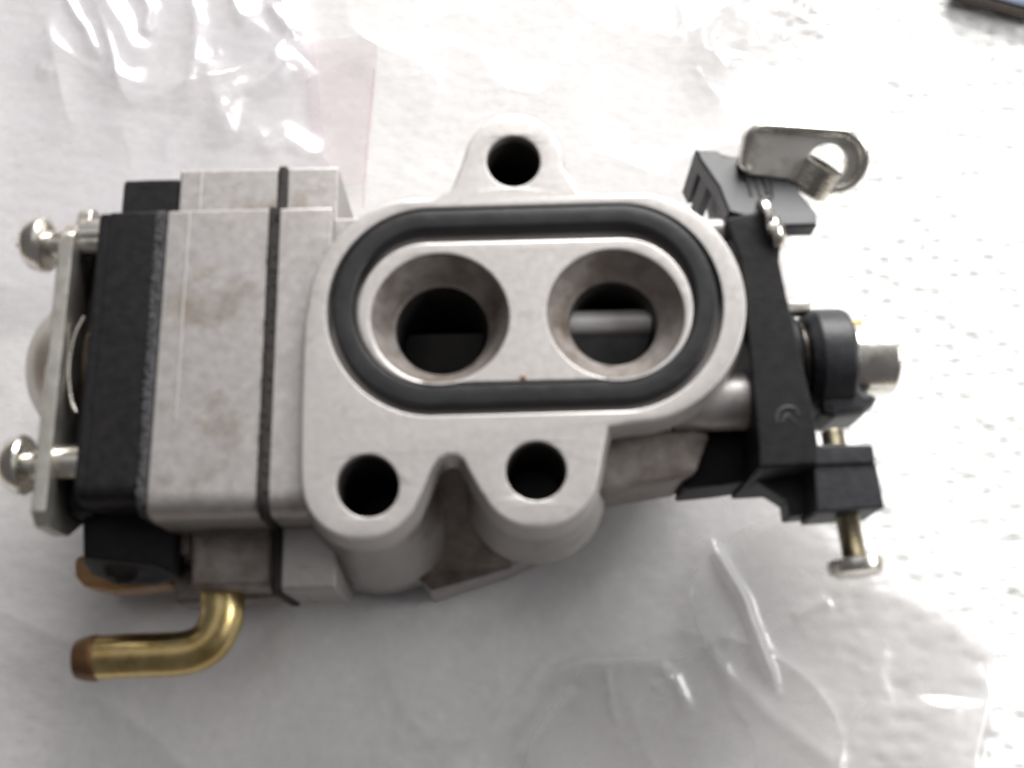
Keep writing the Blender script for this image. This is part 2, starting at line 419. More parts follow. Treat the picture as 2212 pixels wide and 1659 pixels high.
EDGE = [(-120, 1795), (-60, 1795), (20, 1790), (75, 1770), (110, 1690), (150, 1600), (170, 1572), (200, 1562), (250, 1612), (450, 1700), (700, 1735), (1000, 1765), (1118, 1805), (1180, 1850), (1262, 1925), (1310, 2039), (1350, 2110), (1400, 2156), (1440, 2160), (1490, 2150), (1659, 2118), (1800, 2095)]
ey = [at(x, y, GZ)[1] for y, x in EDGE]; ex = [at(x, y, GZ)[0] for y, x in EDGE]
vy = np.linspace(ey[-1], ey[0], 470)
vx = np.interp(vy, ey[::-1], ex[::-1]) + 0.5 * (vnoise(vy, vy * 0, 2.5, 31) - 0.5)
U = np.linspace(0, 1, 560)
BX = -95 + U[None, :] * (vx[:, None] + 95); BY = np.repeat(vy[:, None], len(U), 1)
HB = bag_h(BX, BY)
bag = grid_obj('plastic_bag', BX, BY, HB, FILM)
thing(bag, 'crumpled clear plastic bag lying flat beneath the carburetor', 'plastic bag')
def film_patch(name, poly, dz, mat, label):
    P = tr(poly, GZ); ys_ = np.linspace(min(p[1] for p in P), max(p[1] for p in P), 130)[1:-1]; xl, xr = [], []
    for y in ys_:
        c_ = [a[0] + (y - a[1]) * (b[0] - a[0]) / (b[1] - a[1]) for a, b in zip(P, P[1:] + P[:1]) if (a[1] > y) != (b[1] > y)]
        xl.append(min(c_)); xr.append(max(c_))
    xl, xr = np.array(xl)[:, None], np.array(xr)[:, None]; u = np.linspace(0, 1, 150)[None, :]
    X = xl + (xr - xl) * u; Y = np.repeat(ys_[:, None], 150, 1)
    o = grid_obj(name, X, Y, bag_h(X, Y) + dz, mat, bag); o['label'] = label
    return o
FOLD = film_mat('double_film', (0.945, 0.94, 0.935), 0.27, (0.80, 0.80, 0.80), 0.26)
film_patch('folded_flap', [(1478, 1268), (1556, 1172), (1690, 1100), (1800, 1130), (1935, 1262), (2040, 1320), (2150, 1402), (2112, 1700), (1830, 1720), (1656, 1548), (1521, 1398)], 0.22, FOLD, 'double folded corner of the clear bag beside the bare towel')
film_patch('folded_flap', [(1120, 1700), (1150, 1590), (1256, 1440), (1356, 1428), (1430, 1436), (1521, 1398), (1656, 1548), (1830, 1720)], 0.12, FOLD, 'double folded lower edge of the clear bag')
# the printed pink panel, seen through the clear film
PQ = [at(-90, -90, GZ), at(640, -90, GZ), at(768, 610, GZ), at(-90, 712, GZ)]
pu = np.linspace(0, 1, 200)[None, :]; pv = np.linspace(0, 1, 120)[:, None]
lerp2 = lambda k: (PQ[0][k] * (1 - pu) + PQ[1][k] * pu) * (1 - pv) + (PQ[3][k] * (1 - pu) + PQ[2][k] * pu) * pv
PX, PY = lerp2(0) + 0.4 * np.sin(pv * 9) * pu, lerp2(1) - 2.0 * np.sin(pu * math.pi) * 0 + 0.5 * np.sin(pu * 14) * 0.3
panel = grid_obj('printed_panel', PX, PY, bag_h(PX, PY) + 0.07 + 0.0 * PX, PANEL, bag)
panel['label'] = 'pale hazy printed panel of the bag'
film_patch('pink_strip', [(655, 84), (820, 80), (797, 300), (788, 400), (740, 400), (690, 330), (665, 240)], 0.16, PINK, 'faint pink printed strip of the bag')
film_patch('pink_line', [(806, 150), (812, 150), (796, 320), (786, 450), (781, 450), (790, 320)], 0.24, PINK_EDGE, 'thin darker line along the pink strip')

# ------------------------------------------------------------------ dark case poking into the corner
cs = bpy.data.objects.new('flat_case', None); C.objects.link(cs)
thing(cs, 'dark blue grey flat case poking into the top corner of the towel', 'case')
cp = tr([(2050, -28), (2260, 30), (2420, -220), (2150, -300)], GZ + 2.4)
m_ = MB(); m_.prism(fillet(cp, 1.5), GZ - 0.2, GZ + 2.0, bev=0.6, bev0=0.5); obj('body', m_, CASE_E, cs)
m_ = MB(); m_.prism(fillet(offset(ccw(cp), 0.45), 1.2), GZ + 1.9, GZ + 2.3, bev=0.2); obj('lid', m_, CASE, cs)

# ------------------------------------------------------------------ the carburetor
carb = bpy.data.objects.new('carburetor', None); C.objects.link(carb)
thing(carb, 'two barrel cast aluminium carburetor with black plastic ends lying on the clear bag', 'carburetor')

# ---- mounting flange: oval rim, three bolt lugs, island with two bores
def P0(pts, z=0.0): return tr(pts, z)
oc_l, oc_r, orr = (912, 676), (1364, 664), 249
outline = []
outline += arc(795, 1048, 128, 200, 352, 18, 120)[0:0]
pts = []
# start on the left edge and run round the picture anticlockwise (down, right, up, left)
pts += [(657, 690), (652, 800), (649, 900), (648, 1000), (650, 1050)]
pts += arc(779, 1045, 128, 192, 318, 16, 122)
pts += [(893, 1105), (914, 1060), (934, 1010), (950, 990), (966, 983), (985, 983), (1000, 992), (1014, 1020), (1036, 1060)]
pts += arc(1163, 1020, 130, 204, 322, 14, 122)
pts += [(1285, 1060), (1297, 1010), (1306, 960), (1316, 921)]
pts += [(1364, 914)] + arc(oc_r[0], oc_r[1], orr, 278, 450 - 6, 40)
pts += [(1300, 419), (1252, 414), (1236, 390)]
pts += arc(1109, 352, 107, -4, 172, 24)
pts += [(986, 380), (972, 412), (930, 428)]
pts += arc(oc_l[0], oc_l[1], orr, 94, 176, 24)
FL = ccw(P0(pts))
groove = ccw(P0(arc(1339, 663, 224, -90, 90, 32) + arc(929, 674, 224, 90, 270, 32)))
island = ccw(P0(arc(1344, 667, 154, -90, 90, 32) + arc(925, 677, 154, 90, 270, 32)))
def hole(px, py, r, rx=None): return P0(arc(px, py, r, 0, 360, 40, rx)[:-1])
bolts = [hole(1109, 348, 58, 55), hole(794, 1049, 68), hole(1158, 1017, 66, 64)]
flange = MB()
flange.prism(FL, -3.2, 0, holes=[groove] + bolts, bev=0.36, hbev=0.2, draft=0.5, bottom=True)
bl, brr = at(950, 684), at(1330, 675)
RB = 6.95
circ = lambda c, r, n=56: [(c[0] + r * math.cos(2 * math.pi * i / n), c[1] + r * math.sin(2 * math.pi * i / n)) for i in range(n)]
flange.prism(island, -3.1, -0.02, holes=[circ(bl, RB - 0.02), circ(brr, RB - 0.02)], bev=0.25, bottom=False)
flange.prism(offset(groove, -0.3), -3.5, -2.35, holes=[circ(bl, RB), circ(brr, RB)], bev=0, bottom=False)
fl = obj('mounting_flange', flange, ALU_FACE, carb)
# lugs carried down as drafted columns
for (px, py, r, ry, zb_, dr, bh) in ((779, 1045, 127, 121, -18.5, 2.3, 1), (1163, 1020, 129, 121, -12.5, 1.6, 2), (1109, 352, 106, 106, -16, 1.0, 0)):
    lug = MB(); lug.prism(P0(arc(px, py, r, 0, 360, 36, ry)[:-1]), zb_, -2.9, holes=[bolts[bh]], bev=0, draft=dr, bev0=0.5)
    lo = obj('bolt_lug', lug, ALU, carb)
    cx_ = sum(p[0] for p in bolts[bh]) / 40; cy_ = sum(p[1] for p in bolts[bh]) / 40
    rh = math.dist(bolts[bh][0], bolts[bh][20]) / 2
    be = MB(); be.lathe([(rh - 0.05, 0.9), (rh - 0.12, 1.3), (rh - 0.12, -zb_ - 0.2)], (cx_, cy_, 0), (0, 0, -1), 36, False, True); obj('hole_shade_sleeve', be, DARK, lo)  # added black sleeve, the bolt hole's shade put into its colour
# barrels
for nm, c, zt, rt in (('left', (bl[0] + 0.0, bl[1]), 3.9, 4.85), ('right', brr, 3.0, 4.6)):
    b_ = MB()
    b_.lathe([(RB + 0.28, 0.05), (RB, 0.32), (RB - 0.3, 0.9), (rt + (RB - rt) * 0.45, zt * 0.62), (rt + 0.35, zt - 0.35), (rt, zt)], (c[0], c[1], -0.06), (0, 0, -1), 64, False, False)
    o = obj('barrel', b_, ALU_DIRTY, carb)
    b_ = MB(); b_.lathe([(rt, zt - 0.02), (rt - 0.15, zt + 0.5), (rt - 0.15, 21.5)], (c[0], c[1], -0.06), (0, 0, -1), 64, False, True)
    obj('throat', b_, DARK, o)  # throat tube coloured near black in place of bore shade
# throttle shaft and valve plates across the barrels
sx, sy = at(1308, 697, -6.5)
v_ = MB(); v_.lathe([(1.3, -4.7), (1.3, 4.7)], (sx, sy, -6.5), (1, 0, 0), 24); obj('throttle_shaft', v_, SHAFT, carb)
def half_disc(cx, cy, z, r, tilt, n=28):
    mb = MB(); o = [(cx + r * math.cos(math.pi + math.pi * i / n), r * math.sin(math.pi + math.pi * i / n)) for i in range(n + 1)]
    M = Matrix.Translation((0, cy, z)) @ Matrix.Rotation(tilt, 4, 'X')
    mb.prism(o, -0.35, 0.35, bev=0.1, M=M); return mb
obj('valve_plate', half_disc(sx, sy - 0.5, -7.0, 4.85, math.radians(25)), VALVE, carb)
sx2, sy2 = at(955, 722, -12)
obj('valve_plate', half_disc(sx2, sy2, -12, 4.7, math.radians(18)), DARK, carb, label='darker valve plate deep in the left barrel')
# rubber o-ring
orp = ccw(P0(arc(1338, 651, 191, -90, 90, 40) + arc(930, 663, 191, 90, 270, 40)))
ring_mb = MB(); prof = []
for k in range(16):
    a = 2 * math.pi * k / 16; c_, s_ = math.cos(a), math.sin(a)
    prof.append((1.12 * math.copysign(abs(c_) ** 0.32, c_), 1.15 * math.copysign(abs(s_) ** 0.42, s_)))
vs, fs = [], []
for (ra, za) in prof: vs += [(x, y, -1.25 + za) for x, y in offset(orp, -ra)]
n_ = len(orp)
for j in range(16):
    for i in range(n_):
        a, b, c_, d_ = j * n_ + i, j * n_ + (i + 1) % n_, ((j + 1) % 16) * n_ + (i + 1) % n_, ((j + 1) % 16) * n_ + i
        fs.append((a, b, c_, d_))
ring_mb.add(vs, fs); obj('o_ring', ring_mb, RUBBER, carb)
g_ = MB(); gx, gy = at(1130, 816)
g_.lathe([(0.34, 0), (0.28, 0.06), (0.1, 0.1)], (gx, gy, -0.03), (0, 0, 1), 9); obj('pit_speck', g_, BRASS_D, carb)  # raised dark speck added in place of a tiny pit

# ---- stacked bodies on the left, one outline carried along x
def body_profile(grow=0.0, yt=20.35, ys=27.0, zs=-4.6, yb=-12.2, zl=-9.0, yl=-18.5, zb=-26.3):
    p = [(yb, -1.2), (yt, -1.2), (yt, zs), (ys, zs), (ys, -17), (ys - 2, zb), (yl + 3, zb), (yl, -20), (yl, zl), (yb, zl)]
    p = fillet(p, [2.6, 0.3, 0.15, 0.4, 0.5, 0.5, 0.5, 0.5, 0.6, 0.5][::1], 7)
    return offset(ccw(p), -grow)
def fil(p, r):                        # fillet keeping the radii with their corners
    q = list(p); rr = list(r)
    if area(q) < 0: q = q[::-1]; rr = rr[::-1]
    return fillet(q, rr, 7)
def profile(grow=0.0, yt=20.35, ys=27.0, zs=-4.6, yb=-12.2, zl=-9.0, yl=-18.5, zb=-26.3, rb=2.6):
    p = [(yb, -1.2), (yt, -1.2), (yt, zs), (ys, zs), (ys, -17), (ys - 2, zb), (yl + 3, zb), (yl, -20), (yl, zl), (yb, zl)]
    q = fil(p, [rb, 0.3, 0.15, 0.4, 0.5, 0.5, 0.5, 0.5, 0.6, 0.5])
    return offset(ccw(q), -grow)
X_BLK0, X_FIB0, X_MET0, X_GAS0, X_GAS1, X_BODY1 = -42.75, -36.65, -35.75, -24.85, -23.95, -18.3
pb = MB()
pb.prism(profile(yl=-12.6, zl=-12), X_MET0 + 0.12, X_GAS0, M=YZX, bev=0.25, bev0=0.25)
obj('pump_body', pb, ALU, carb)
# parting line left by the mould
pl = MB()
pl.box(-33.4, -33.15, -2.5, 20.2, -1.3, -1.14, 0.06, 0.08); pl.box(-33.4, -33.15, 20.5, 26.8, -4.7, -4.54, 0.06, 0.08)
obj('mould_line', pl, ALU_FACE, carb)
gk = MB(); gk.prism(profile(0.22), X_GAS0 + 0.02, X_GAS1 - 0.02, M=YZX, bev=0.12, bev0=0.12)
# ragged edge of the gasket
random.seed(4)
gk.v = [(x + random.uniform(-.1, .1), y + random.uniform(-.05, .05), z + random.uniform(-.06, .06)) for x, y, z in gk.v]
for i in range(60):
    yy = random.uniform(-10, 19.5); r_ = random.uniform(0.08, 0.2)
    gk.lathe([(r_, -0.1), (r_ * 0.8, 0.12), (r_ * 0.3, 0.2)], (random.choice([X_GAS0 + .1, X_GAS1 - .1]) + random.uniform(-.1, .1), yy, -1.02), (0, 0, 1), 7)
obj('gasket', gk, GASKET, carb, label='ragged black gasket between the two aluminium halves')
bs = MB(); bs.prism(profile(), X_GAS1, X_BODY1, M=YZX, bev=0.25, bev0=0.25)
# the main casting behind the flange
mainp = fil([(X_BODY1 - 0.8, -5.8), (6, -5.8), (8, -2.5), (19.5, -2.5), (19.5, 20.2), (X_BODY1 - 0.8, 20.2)], [0.4, 1, 1, 4, 6, 0.4])
bs.prism(mainp, -26.3, -3.6, holes=[circ(bl, RB + 0.25), circ(brr, RB + 0.25)], bev=0.2, bev0=0.5)
bs.prism(fillet([(-20, -9), (10, -9), (12, 0), (12, 19.0), (-20, 19.0)], 2), -26.4, -23.5, bev=0.2)
rt_ = tr([(1290, 928), (1528, 931), (1532, 945), (1505, 1015), (1476, 1030), (1420, 1040), (1310, 1058), (1280, 1058)], -5.5)
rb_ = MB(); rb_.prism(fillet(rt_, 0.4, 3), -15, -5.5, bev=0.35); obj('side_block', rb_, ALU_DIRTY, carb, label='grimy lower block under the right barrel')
for (px, py, z, r, x0, x1, yy) in ((1600, 868, -5.5, 2.95, 16.5, 24.0, 0), (1540, 500, -3.6, 1.35, 17, 22.0, 0)):
    cy = at(px, py, z)[1]
    xe = at(1626 if py > 700 else 1566, py, z)[0]
    bs.lathe([(r, 0), (r, xe - 0.5 - x0), (r - 0.15, xe - 0.15 - x0), (r - 0.5, xe - x0)], (x0, cy, z), (1, 0, 0), 36)
obj('main_body', bs, ALU, carb)
ff = MB()
ffp = offset(ccw(fil([(-11.6, -1.2), (20.3, -1.2), (20.3, -24), (-11.6, -24)], [2.6, 0.3, 1, 1])), -0.1)
ff.prism(ffp, X_FIB0, X_MET0, M=YZX, bev=0.1, bev0=0.1)
ff.v = [(x + random.uniform(-.12, .12), y, z + random.uniform(-.05, .05)) for x, y, z in ff.v]
for i in range(260):
    yy = random.uniform(-9, 19.8); r_ = random.uniform(0.06, 0.2)
    ff.lathe([(r_, -0.08), (r_ * 0.7, 0.06), (r_ * 0.2, 0.12)], (X_FIB0 + random.uniform(0.0, .75), yy, -1.12), (0, 0, 1), 6)
obj('fibre_gasket', ff, FIBRE, carb)
# ---- rear flange and web below the lugs
rf = MB()
rfp = tr([(690, 1160), (705, 1282), (760, 1264), (800, 1272), (850, 1268), (905, 1252), (930, 1288), (1100, 1232), (1200, 1184), (1290, 1112), (1310, 1000), (690, 1000)], -20)
rf.prism(fillet(rfp, 0.35, 3), -26.2, -20, bev=0.4)
obj('rear_flange', rf, ALU, carb)
web = MB()
wa = [at(900, 985, -9), at(1070, 985, -9)]
wq = [(*at(915, 980, -7.0), -7.0), (*at(1055, 980, -7.0), -7.0), (*at(1105, 1225, -19.2), -19.2), (*at(935, 1275, -19.8), -19.8), (*at(895, 1240, -19.6), -19.6)]
web.add(wq + [(x, y, -21.5) for x, y, z in wq], [(0, 1, 2, 3, 4), (9, 8, 7, 6, 5), (0, 5, 6, 1), (1, 6, 7, 2), (2, 7, 8, 3), (3, 8, 9, 4), (4, 9, 5, 0)])
obj('web', web, surface('shaded_web', (0.10, 0.08, 0.07), (0.20, 0.17, 0.15), 0.4, 0.5, 420, 0.5, 1500), carb)  # valley shade between the lugs painted into this darker colour

# ---- black pump cover on the left, with its foot
bk = MB()
bk.prism(profile(0.0, ys=25.9, yb=-10.6, yl=-11, zl=-12, zb=-25.5, rb=2.0), X_BLK0 + 1.0, X_FIB0 - 0.02, M=YZX, bev=0.2, bev0=0.3)
bk.prism(fil([(-10.4, -1.3), (20.3, -1.3), (20.3, -22), (-10.4, -22)], [2.0, 0.35, 1, 1]), X_BLK0, X_BLK0 + 1.2, M=YZX, bev=0.05, bev0=0.3)
bk.prism(fillet(tr([(176, 1100), (192, 1080), (365, 1080), (378, 1130), (374, 1240), (330, 1222), (178, 1206)], -9), 0.5, 4), -12.3, -9, bev=0.35, draft=0.2)
bk.prism(fil([(20.6, -4.58), (25.92, -4.58), (25.92, -22), (20.6, -22)], [0.1, 0.4, 0.4, 0.1]), X_FIB0 - 3.0, X_MET0 - 0.02, M=YZX, bev=0.05)
cover = obj('pump_cover', bk, BLACK, carb)
ft = MB()
fa = [(180, 1200, -9.6), (372, 1200, -9.6), (372, 1246, -14.6), (330, 1260, -15.2), (250, 1256, -15.2), (200, 1240, -14.4), (180, 1214, -11.5)]
fv = [(*at(a, b, z), z) for a, b, z in fa]; nf = len(fv)
ft.add(fv + [(x, y, -17.0) for x, y, z in fv], [tuple(range(nf))] + [tuple(range(2 * nf - 1, nf - 1, -1))] + [(k, nf + k, nf + (k + 1) % nf, (k + 1) % nf) for k in range(nf)])
obj('cover_foot', ft, BLACK_R, cover)
hx, hy = at(260, 1234, -13.0); fh = MB(); fh.lathe([(1.75, -0.4), (1.75, 0.12), (1.5, 0.15), (1.3, -0.2)], (hx, hy, -13.1), (0.05, -0.72, 0.6), 24, False, True); obj('foot_hole', fh, DARK, cover)
am = MB()
am.prism(fillet(tr([(158, 1200), (250, 1190), (362, 1195), (362, 1262), (330, 1268), (240, 1276), (180, 1268), (160, 1245)], -17), 1.0, 5), -22, -17, bev=0.5)
obj('amber_base', am, AMBER, carb, label='amber plastic rim peeping out below the black cover foot')
# ---- fuel inlet block and brass elbow
ib = MB()
ibp = tr([(412, 1138), (588, 1130), (590, 1268), (412, 1272)], -9.5)
ib.prism(fillet(ibp, 0.4, 3), -20, -9.5, bev=0.5)
ib.prism(fillet(tr([(376, 1225), (612, 1225), (612, 1290), (520, 1296), (376, 1305)], -15.5), 0.5, 3), -21, -15.5, bev=0.4)
ib.prism(fillet(tr([(366, 1120), (412, 1120), (412, 1200), (372, 1200)], -11), 0.3, 3), -20, -11, bev=0.3)
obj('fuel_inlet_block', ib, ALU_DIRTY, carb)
ib = MB()
ib.prism(fillet(tr([(652, 1180), (690, 1180), (694, 1284), (654, 1288)], -13), 0.3, 3), -20, -13, bev=0.4)
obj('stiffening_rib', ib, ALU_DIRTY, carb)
TZ = -14.5
path = [(478, 1215), (480, 1285), (481, 1318), (476, 1345), (462, 1375), (440, 1396), (412, 1408), (380, 1413), (330, 1415), (270, 1417), (215, 1421)]
path = [(*at(a, b, TZ), TZ) for a, b in path]
# smooth the path
def spline(P, n=6):
    P = [Vector(p) for p in P]; out = []
    for i in range(len(P) - 1):
        p0, p1, p2, p3 = P[max(i - 1, 0)], P[i], P[i + 1], P[min(i + 2, len(P) - 1)]
        for k in range(n):
            t = k / n
            out.append(0.5 * ((2 * p1) + (p2 - p0) * t + (2 * p0 - 5 * p1 + 4 * p2 - p3) * t * t + (3 * p1 - p0 - 3 * p2 + p3) * t ** 3))
    return out + [P[-1]]
sp = spline(path, 5); RT = 2.27
e0 = sp[-1]; ed = (sp[-1] - sp[-4]).normalized()
tb_ = MB(); tb_.tube([tuple(p) for p in sp], [RT] * len(sp), 28)
fuel = obj('fuel_elbow', tb_, BRASS, carb, label='bent brass fuel pipe')
tip = MB(); tip.lathe([(RT, -0.05), (RT + 0.1, 0.15), (RT + 0.1, 0.6), (RT - 0.05, 1.5), (RT - 0.35, 2.3), (RT - 0.8, 2.45), (RT - 0.9, 1.2)], tuple(e0), tuple(ed), 28, False, True)
obj('pipe_tip', tip, BRASS_D, fuel, label='tarnished brown open end of the brass pipe')

# ---- steel cover plate, purge bulb and screws at the far left
px0 = [at(137, 476, -2)[0], at(169, 469, -2)[0]]
cpl = MB()
X1 = at(150, 600, -1.6)[0]
pz = fil([(-12.6, -3.0), (-11.3, -1.6), (18.2, -1.6), (19.8, -2.8), (20.2, -5.0), (23.6, -6.0), (23.6, -18), (-7, -18), (-12.6, -8)], [0.8, 0.8, 1.2, 0.8, 0.6, 1.6, 2, 2, 1.5])
cpl.prism(pz, X1 - 1.6, X1, M=YZX, bev=0.15, bev0=0.3)
dy = at(65, 815, -11)[1]
cpl.lathe([(8.2, -0.1), (7.7, 0.5), (6.9, 1.6), (5.8, 2.8), (4.3, 3.8), (2.5, 4.35), (0.5, 4.5)], (X1 - 1.4, dy, -9.6), (-1, 0, 0), 56, False, True)
plate = obj('cover_plate', cpl, STEEL, carb)
pbm = MB(); pbm.prism(fil([(-10.6, -6.2), (19.0, -6.2), (19.0, -21), (-10.6, -21)], [1.5, 1.0, 1, 1]), X1 + 0.25, X_BLK0 + 0.1, M=YZX, bev=0.15, bev0=0.2)
obj('dark_gap_filler', pbm, BLACK, carb)  # black block added to darken the gap behind the cover plate
bu = MB()
bu.lathe([(7.2, 0), (7.0, 0.6), (6.3, 1.2), (5.0, 1.6), (2.0, 1.8)], (X_BLK0, at(160, 808, -9)[1], -9.5), (-1, 0, 0), 48, False, True)
obj('primer_bulb', bu, BULB, carb)
w_ = MB(); pts_ = [(*at(a, b, -3.6), -3.6) for a, b in ((182, 684), (166, 715), (157, 745), (150, 790), (150, 830), (156, 870), (165, 890))]
w_.tube([tuple(p) for p in spline(pts_, 5)], 0.17, 10); obj('bulb_rim', w_, ZINC, carb)
def screw(name, px, py, z, head_r, mat, xh0, xh1, shank_to):
    """axis along x, head towards -x"""
    cy = at(px, py, z)[1]; x0 = at(xh0, py, z)[0]; x1 = at(xh1, py, z)[0]
    hl = x1 - x0
    m = MB()
    m.lathe([(0.3, 0), (head_r * 0.55, hl * 0.10), (head_r * 0.85, hl * 0.32), (head_r * 0.98, hl * 0.62), (head_r, hl * 0.8), (head_r * 0.94, hl * 0.9), (head_r * 0.62, hl)], (x0, cy, z), (1, 0, 0), 40)
    h = obj(name, m, mat, carb)
    s = MB(); s.lathe([(1.45, 0), (1.45, shank_to - x1)], (x1, cy, z), (1, 0, 0), 28); obj('shank', s, mat, h)
    k = MB()
    for ang in (0, 90):
        M = Matrix.Translation((x0 - 0.02, cy, z)) @ Matrix.Rotation(math.radians(ang + 25), 4, 'X')
        b2 = MB(); b2.box(0.03, 0.5, -1.2, 1.2, -0.25, 0.25, 0.03, 0.05); k.add(b2.v, b2.f, M)
    obj('drive_slot', k, DARK, h)
    return h
screw('cover_screw', 85, 529, -4.2, 3.0, ZINC, 45, 112, X_BLK0 + 0.3)
screw('cover_screw', 38, 1005, -4.2, 3.05, ZINC, 3, 66, X_BLK0 + 0.3)
for py in (511, 999):
    cy = at(150, py, -4.2)[1]; m = MB()
    m.lathe([(1.75, 0), (1.75, X_BLK0 + 0.2 - X1)], (X1, cy, -4.2), (1, 0, 0), 32); obj('spacer', m, ZINC, carb)

# ---- black bracket on the right
br = MB()
strip = tr([(1566, 470), (1600, 560), (1640, 970), (1640, 1012), (1768, 1005), (1768, 955), (1755, 872), (1718, 717), (1701, 642), (1684, 562), (1690, 500), (1640, 455)], -1.0)
br.prism(fillet(strip, [0.5, 1, 0.3, 0.2, 0.2, 0.3, 2, 2, 2, 1, 0.5, 1], 4), -15.5, -1.0, bev=0.3)
bracket = obj('bracket', br, BLACK, carb, label='black plastic bracket beside the barrels')
arm = MB()
def slab(pts, thick, mb):
    """pts: (px, py, z) top outline, not level; skirt straight down"""
    t = [(*at(a, b, z), z) for a, b, z in pts]; n = len(t)
    if area([(x, y) for x, y, z in t]) < 0: t = t[::-1]
    ins_ = offset([(x, y) for x, y, z in t], 0.22)
    vs = [(x, y, z - thick) for x, y, z in t] + [(x, y, z - 0.22) for x, y, z in t] + [(i[0], i[1], q[2]) for i, q in zip(ins_, t)]
    fs = []
    for k in range(2):
        for i in range(n):
            j = (i + 1) % n; fs.append((k * n + i, k * n + j, (k + 1) * n + j, (k + 1) * n + i))
    fs.append(tuple(range(2 * n, 3 * n))); fs.append(tuple(range(n))[::-1]); mb.add(vs, fs)
zfn = lambda py: -0.7 - (490 - py) / 22.0 * 0.42
ao = [(1502, 322), (1552, 325), (1560, 336), (1640, 338), (1694, 359), (1709, 392), (1740, 428), (1763, 457), (1766, 486), (1690, 488), (1574, 458), (1552, 402), (1513, 346)]
slab([(a, b, zfn(b)) for a, b in ao], 2.6, arm)
# ribs of the hollow underneath
for (a, b, c_, d_) in ((1502, 323, 1514, 348), (1522, 360, 1534, 380)):
    p1, p2 = at(a, b, -4), at(c_, d_, -4)
    q = [(p1[0], p1[1]), (p2[0], p2[1]), (p2[0] + 0.9, p2[1]), (p1[0] + 0.9, p1[1])]
    arm.prism(q, -14, -4.2, bev=0.05)
arm.prism(fillet(tr([(1545, 330), (1690, 362), (1705, 400), (1690, 470), (1590, 460), (1565, 410)], -5), 0.4, 3), -14, -5, bev=0.1)
obj('cable_arm', arm, BLACK_R, bracket, label='grey-black arm of the bracket with window light put into its colour')
mk = MB()
def bar(mb, pts, z, r, seg=8): mb.tube([tuple(p) for p in spline([(*at(a, b, z if not callable(z) else z(b)), (z if not callable(z) else z(b))) for a, b in pts], 4)], r, seg)
zz = lambda b: zfn(b) + 0.02
bar(mk, [(1612, 384), (1618, 404), (1622, 424)], zz, 0.2); bar(mk, [(1631, 384), (1636, 404), (1641, 424)], zz, 0.14)
bar(mk, [(1650, 384), (1655, 404), (1658, 420)], zz, 0.24); bar(mk, [(1641, 424), (1652, 431), (1664, 430), (1668, 421), (1664, 386)], zz, 0.14)
obj('moulded_mark', mk, BLACK_R, bracket)
mk = MB(); bar(mk, [(1677, 915), (1677, 898), (1687, 884), (1703, 879), (1718, 884), (1724, 897)], -1.06, 0.17)
bar(mk, [(1688, 912), (1698, 897), (1710, 905), (1722, 916)], -1.06, 0.14); obj('moulded_mark', mk, BLACK_R, bracket)
bx = MB()
bx.prism(fillet(tr([(1640, 961), (1886, 960), (1893, 1000), (1640, 1010)], -1.6), 0.25, 3), -12, -1.6, bev=0.2)
bx.prism(fillet(tr([(1757, 1002), (1894, 1000), (1913, 1097), (1766, 1108)], -1.9), 0.25, 3), -8.5, -1.9, bev=0.25)
bx.prism(fillet(tr([(1634, 1005), (1770, 1005), (1790, 1108), (1706, 1116), (1701, 1082), (1634, 1040)], -6.5), 0.25, 3), -10, -6.5, bev=0.25)
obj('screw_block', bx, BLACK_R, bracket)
lf = MB(); lf.prism(fillet(tr([(1525, 880), (1645, 880), (1645, 1035), (1560, 1048), (1476, 1056), (1480, 1026), (1504, 1014)], -8.5), 0.3, 3), -15, -8.5, bev=0.3)
obj('bracket_foot', lf, BLACK, bracket)
# idle screw
IZ = -5.6
ix, iy1 = at(1846, 1205, IZ); _, iy0 = at(1800, 928, IZ); ixm = at(1824, 1113, IZ)[0]
idl = MB(); prof_ = []; L_ = iy0 - iy1; k = 0
r0 = 1.22
t = 0.0
while t < L_:
    prof_ += [(r0, t), (r0 - 0.14, t + 0.22)]; t += 0.44
dvec = Vector((ixm - ix, at(1824, 1113, IZ)[1] - iy1, 0)).normalized(); dvec = (dvec + Vector((0, 1, 0)) * 1.0).normalized()
idl.lathe(prof_, (ix, iy1, IZ), tuple(dvec), 24)
sc_ = obj('idle_screw', idl, ZINC_D, carb)
ih = MB(); ih.lathe([(2.2, 0), (2.75, 0.25), (2.8, 0.9), (2.6, 1.5), (2.0, 1.85), (0.6, 1.95)], (ix, iy1, IZ), tuple(-dvec), 36); obj('screw_head', ih, ZINC, sc_)
# shaft end: lever disc, return spring, black collar, zinc roller, brass pin
AZ = -8.5
ay = at(1800, 780, AZ)[1]
xa = lambda px: at(px, 780, AZ + 3.5)[0]
dk = MB(); dk.lathe([(3.75, 0.5), (3.75, xa(1770) - xa(1700))], (xa(1700), ay, AZ), (1, 0, 0), 40)  # black hub added to fill the shadowed gap inside the spring
dk.lathe([(5.0, 0), (5.15, 0.3), (5.15, 1.2), (4.8, 1.5)], (xa(1700), ay, AZ), (1, 0, 0), 48); obj('lever_disc', dk, BLACK, carb)
cl = MB(); X0 = xa(1775)
LC = xa(1853) - X0
cl.lathe([(4.9, -1.0), (5.5, -0.1), (5.6, 0.1), (5.6, LC - 0.8), (5.4, LC - 0.4), (4.6, LC)], (X0, ay, AZ), (1, 0, 0), 48)
chin = fillet(tr([(1772, 806), (1853, 798), (1864, 838), (1903, 854), (1890, 874), (1868, 891), (1804, 899), (1776, 890)], -6), 0.7, 4)
cl.prism(chin, -12, -6.0, bev=0.9)
obj('throttle_collar', cl, BLACK_R, carb)
zr = MB(); X0 = xa(1850); X2 = xa(1952)
